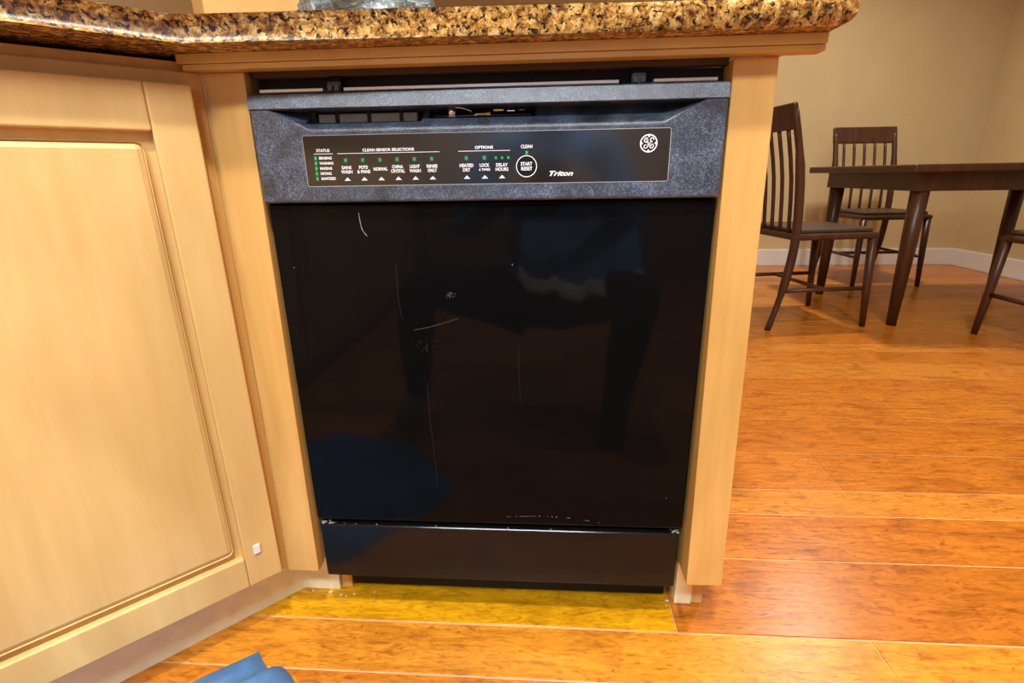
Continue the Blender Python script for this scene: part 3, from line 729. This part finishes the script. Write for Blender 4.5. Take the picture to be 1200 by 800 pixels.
# kinds: 0 trousers, 1 shirt, 2 skin, 3 shoe, 4 hair
pel = jn((0.08, -0.96, 0.35), (0.125, 0.105))
sp1 = jn((0.085, -0.975, 0.50), (0.125, 0.10), pel, 1); sp2 = jn((0.09, -0.99, 0.66), (0.135, 0.10), sp1, 1); che = jn((0.09, -1.00, 0.80), (0.125, 0.09), sp2, 1)
nk = jn((0.09, -1.00, 0.90), (0.055, 0.055), che, 2); hb = jn((0.09, -0.985, 0.965), (0.062, 0.070), nk, 2); hm = jn((0.09, -0.985, 1.03), (0.076, 0.088), hb, 2); ht = jn((0.09, -0.995, 1.09), (0.066, 0.078), hm, 4)
ns = jn((0.09, -0.898, 1.010), (0.012, 0.012), hm, 2)
for s in (-1, 1):
    def X(d): return 0.085 + s * d
    sh = jn((X(0.185), -1.00, 0.80), (0.062, 0.062), che, 1); el = jn((X(0.27), -0.93, 0.56), (0.046, 0.046), sh, 1)
    wr = jn((X(0.115), -0.775, 0.690), (0.028, 0.034), el, 1); pm = jn((X(0.068), -0.745, 0.715), (0.020, 0.034), wr, 2)
    for k in range(4):
        zz = 0.690 + 0.019 * k
        a_ = jn((X(0.050), -0.728, zz), (0.0085, 0.0085), pm, 2); c_ = jn((X(0.040), -0.7215, zz + 0.002), (0.0078, 0.0078), a_, 2); jn((X(0.026 + 0.004 * (k in (1, 2))), -0.7205, zz + 0.003), (0.007, 0.007), c_, 2)
    th = jn((X(0.062), -0.755, 0.748), (0.010, 0.010), pm, 2); jn((X(0.040), -0.752, 0.768), (0.0085, 0.0085), th, 2)
# deep crouch, both feet planted
hl = jn((-0.02, -0.93, 0.335), (0.090, 0.090), pel); kl = jn((-0.27, -0.66, 0.455), (0.068, 0.068), hl); sl = jn((-0.30, -0.72, 0.28), (0.056, 0.056), kl); al = jn((-0.325, -0.79, 0.10), (0.040, 0.042), sl)
fl_ = jn((-0.325, -0.81, 0.048), (0.042, 0.044), al, 5); jn((-0.345, -0.73, 0.040), (0.044, 0.036), fl_, 5); jn((-0.355, -0.67, 0.034), (0.036, 0.030), len(J) - 1, 5)
hr = jn((0.17, -0.93, 0.335), (0.090, 0.090), pel); kr = jn((0.325, -0.60, 0.455), (0.068, 0.068), hr); sr = jn((0.30, -0.645, 0.28), (0.056, 0.056), kr); ar_ = jn((0.285, -0.69, 0.10), (0.040, 0.042), sr)
hl2 = jn((0.285, -0.71, 0.048), (0.042, 0.044), ar_, 3); jn((0.272, -0.62, 0.040), (0.044, 0.036), hl2, 3); jn((0.265, -0.56, 0.034), (0.036, 0.030), len(J) - 1, 3)
me = bpy.data.meshes.new('person'); me.from_pydata([tuple(p) for p, _ in J], E_, [])
po = bpy.data.objects.new('person', me); COL.objects.link(po)
sk = po.modifiers.new('skin', 'SKIN'); sk.use_smooth_shade = True
for i, (p, rad) in enumerate(J):
    d = me.skin_vertices[0].data[i]; d.radius = rad; d.use_root = (i == pel)
sb = po.modifiers.new('sub', 'SUBSURF'); sb.levels = 2; sb.render_levels = 2
bpy.context.view_layer.update()
me2 = bpy.data.meshes.new_from_object(po.evaluated_get(bpy.context.evaluated_depsgraph_get()))
bpy.data.objects.remove(po)
for mm in (trouser, shirt, skin, shoe_m, hair_m, sneaker): me2.materials.append(mm)
def seg_kind(c):
    best = 9; kk = 0
    for a, b_ in E_:
        A, B = J[a][0], J[b_][0]; d = B - A; t = max(0, min(1, (c - A).dot(d) / d.length_squared))
        r_ = (J[a][1][0] * (1 - t) + J[b_][1][0] * t)
        q = (c - (A + d * t)).length / r_
        if q < best: best = q; kk = K[b_] if t > 0.35 else K[a]
    return kk
me2.materials.clear()
for mm in (trouser, shirt, skin, shoe_m, hair_m, sneaker): me2.materials.append(mm)
for p in me2.polygons: p.use_smooth = True; p.material_index = seg_kind(p.center)
zmn = min(v.co.z for v in me2.vertices)
for v in me2.vertices:
    v.co.z = max(v.co.z, 0.0008)
person = tag(link('person', me2), 'x', 'person')
person['label'] = 'crouching person in black trousers and blue shirt reflected in the dishwasher door'
for s in (-1, 1):
    bm = bmesh.new(); bmesh.ops.create_uvsphere(bm, u_segments=12, v_segments=8, radius=0.011, matrix=Matrix.Translation((0.09 + s * 0.031, -0.906, 1.040))); e_ = finish(bm, 'eye', print_white, person, True)
    bm = bmesh.new(); bmesh.ops.create_uvsphere(bm, u_segments=10, v_segments=6, radius=0.006, matrix=Matrix.Translation((0.09 + s * 0.031, -0.8995, 1.040))); finish(bm, 'pupil', black_plain, e_, True)
    bm = bmesh.new(); bmesh.ops.create_uvsphere(bm, u_segments=12, v_segments=8, radius=1.0)
    for v in bm.verts: v.co = Vector((0.09 + s * 0.078 + v.co.x * 0.010, -0.985 + v.co.y * 0.018, 1.025 + v.co.z * 0.030))
    finish(bm, 'ear', skin, person, True)
tube('mouth', [(0.068, -0.909, 0.975), (0.09, -0.9135, 0.972), (0.112, -0.909, 0.975)], 0.004, plain('lips', (0.42, 0.16, 0.13), 0.5), person, 8)
# shirt tail hanging over the lap, with a pale hem
def lap(name, v0, v1, nv, mat, par, lift=0.0):
    bm = bmesh.new(); g = []
    for i in range(33):
        u = i / 32; col_ = []
        for k in range(nv + 1):
            v = v0 + (v1 - v0) * k / nv
            fold = 0.010 * math.sin(u * 21 + 2 * v) + 0.006 * math.sin(u * 47 + 1)
            col_.append(bm.verts.new((0.005 + 0.345 * u, -0.895 + 0.275 * v - 0.05 * (2 * u - 1) ** 2 * v, 0.60 - 0.175 * v + fold * v + 0.03 * (2 * u - 1) ** 2 * v + 0.05 * v * (1 - v) + lift)))
        g.append(col_)
    for a, b_ in zip(g, g[1:]):
        for k in range(nv): bm.faces.new([a[k], b_[k], b_[k + 1], a[k + 1]])
    o = finish(bm, name, mat, par, True); sd = o.modifiers.new('thickness', 'SOLIDIFY'); sd.thickness = 0.004; return o
tail = lap('shirt_tail', 0.0, 1.0, 10, shirt, person)
lap('hem', 0.86, 1.02, 3, plain('pale_hem_cloth', (0.82, 0.86, 0.90), 0.8), tail, 0.003)
ph = tag(empty('phone', cam.location - fwd * 0.012 - up * 0.040), 'black phone held up by the crouching person', 'phone')
ph.rotation_euler = cam.matrix_world.to_euler()
bm = bmesh.new(); bx(bm, -0.037, 0.037, -0.076, 0.076, -0.004, 0.004, 0.003, 2); finish(bm, 'phone_body', black_plain, ph)

# ------------------------------------------------------------------ blue cloth lying crumpled on the floor
poly = [(-0.385, -0.088), (-0.352, -0.118), (-0.335, -0.112), (-0.300, -0.138), (-0.255, -0.20), (-0.205, -0.262), (-0.150, -0.345), (-0.150, -0.400), (-0.215, -0.50), (-0.30, -0.585), (-0.42, -0.62), (-0.56, -0.63), (-0.66, -0.52), (-0.64, -0.38), (-0.55, -0.25), (-0.46, -0.15)]
cxy = Vector((-0.41, -0.36)); ol = catmull([(*p,) for p in poly] + [poly[0]], 5)[:-1]
bm = bmesh.new(); NR = 22; rings = []
for k in range(NR + 1):
    t = k / NR; ringv = []
    for (x, y) in ol:
        p = cxy.lerp(Vector((x, y)), t)
        e = 1 - t
        h = 0.004 + 0.045 * (1 - (1 - min(1, e / 0.35)) ** 2) * (0.75 + 0.6 * mn.noise(Vector((p.x * 9, p.y * 9, 2.0)))) + 0.010 * abs(mn.noise(Vector((p.x * 26, p.y * 20, 5.0)))) * min(1, e / 0.08)
        if k == NR: h = 0.0012
        ringv.append(bm.verts.new((p.x, p.y, h)))
        if k == 0: break
    rings.append(ringv)
n = len(ol)
for i in range(n): bm.faces.new([rings[0][0], rings[1][i], rings[1][(i + 1) % n]])
for a, b_ in zip(rings[1:], rings[2:]):
    for i in range(n): bm.faces.new([a[i], b_[i], b_[(i + 1) % n], a[(i + 1) % n]])
clo = finish(bm, 'blue_cloth', denim, None, True)
tag(clo, 'crumpled bright blue cloth lying on the wooden floor by the corner cabinet', 'cloth')
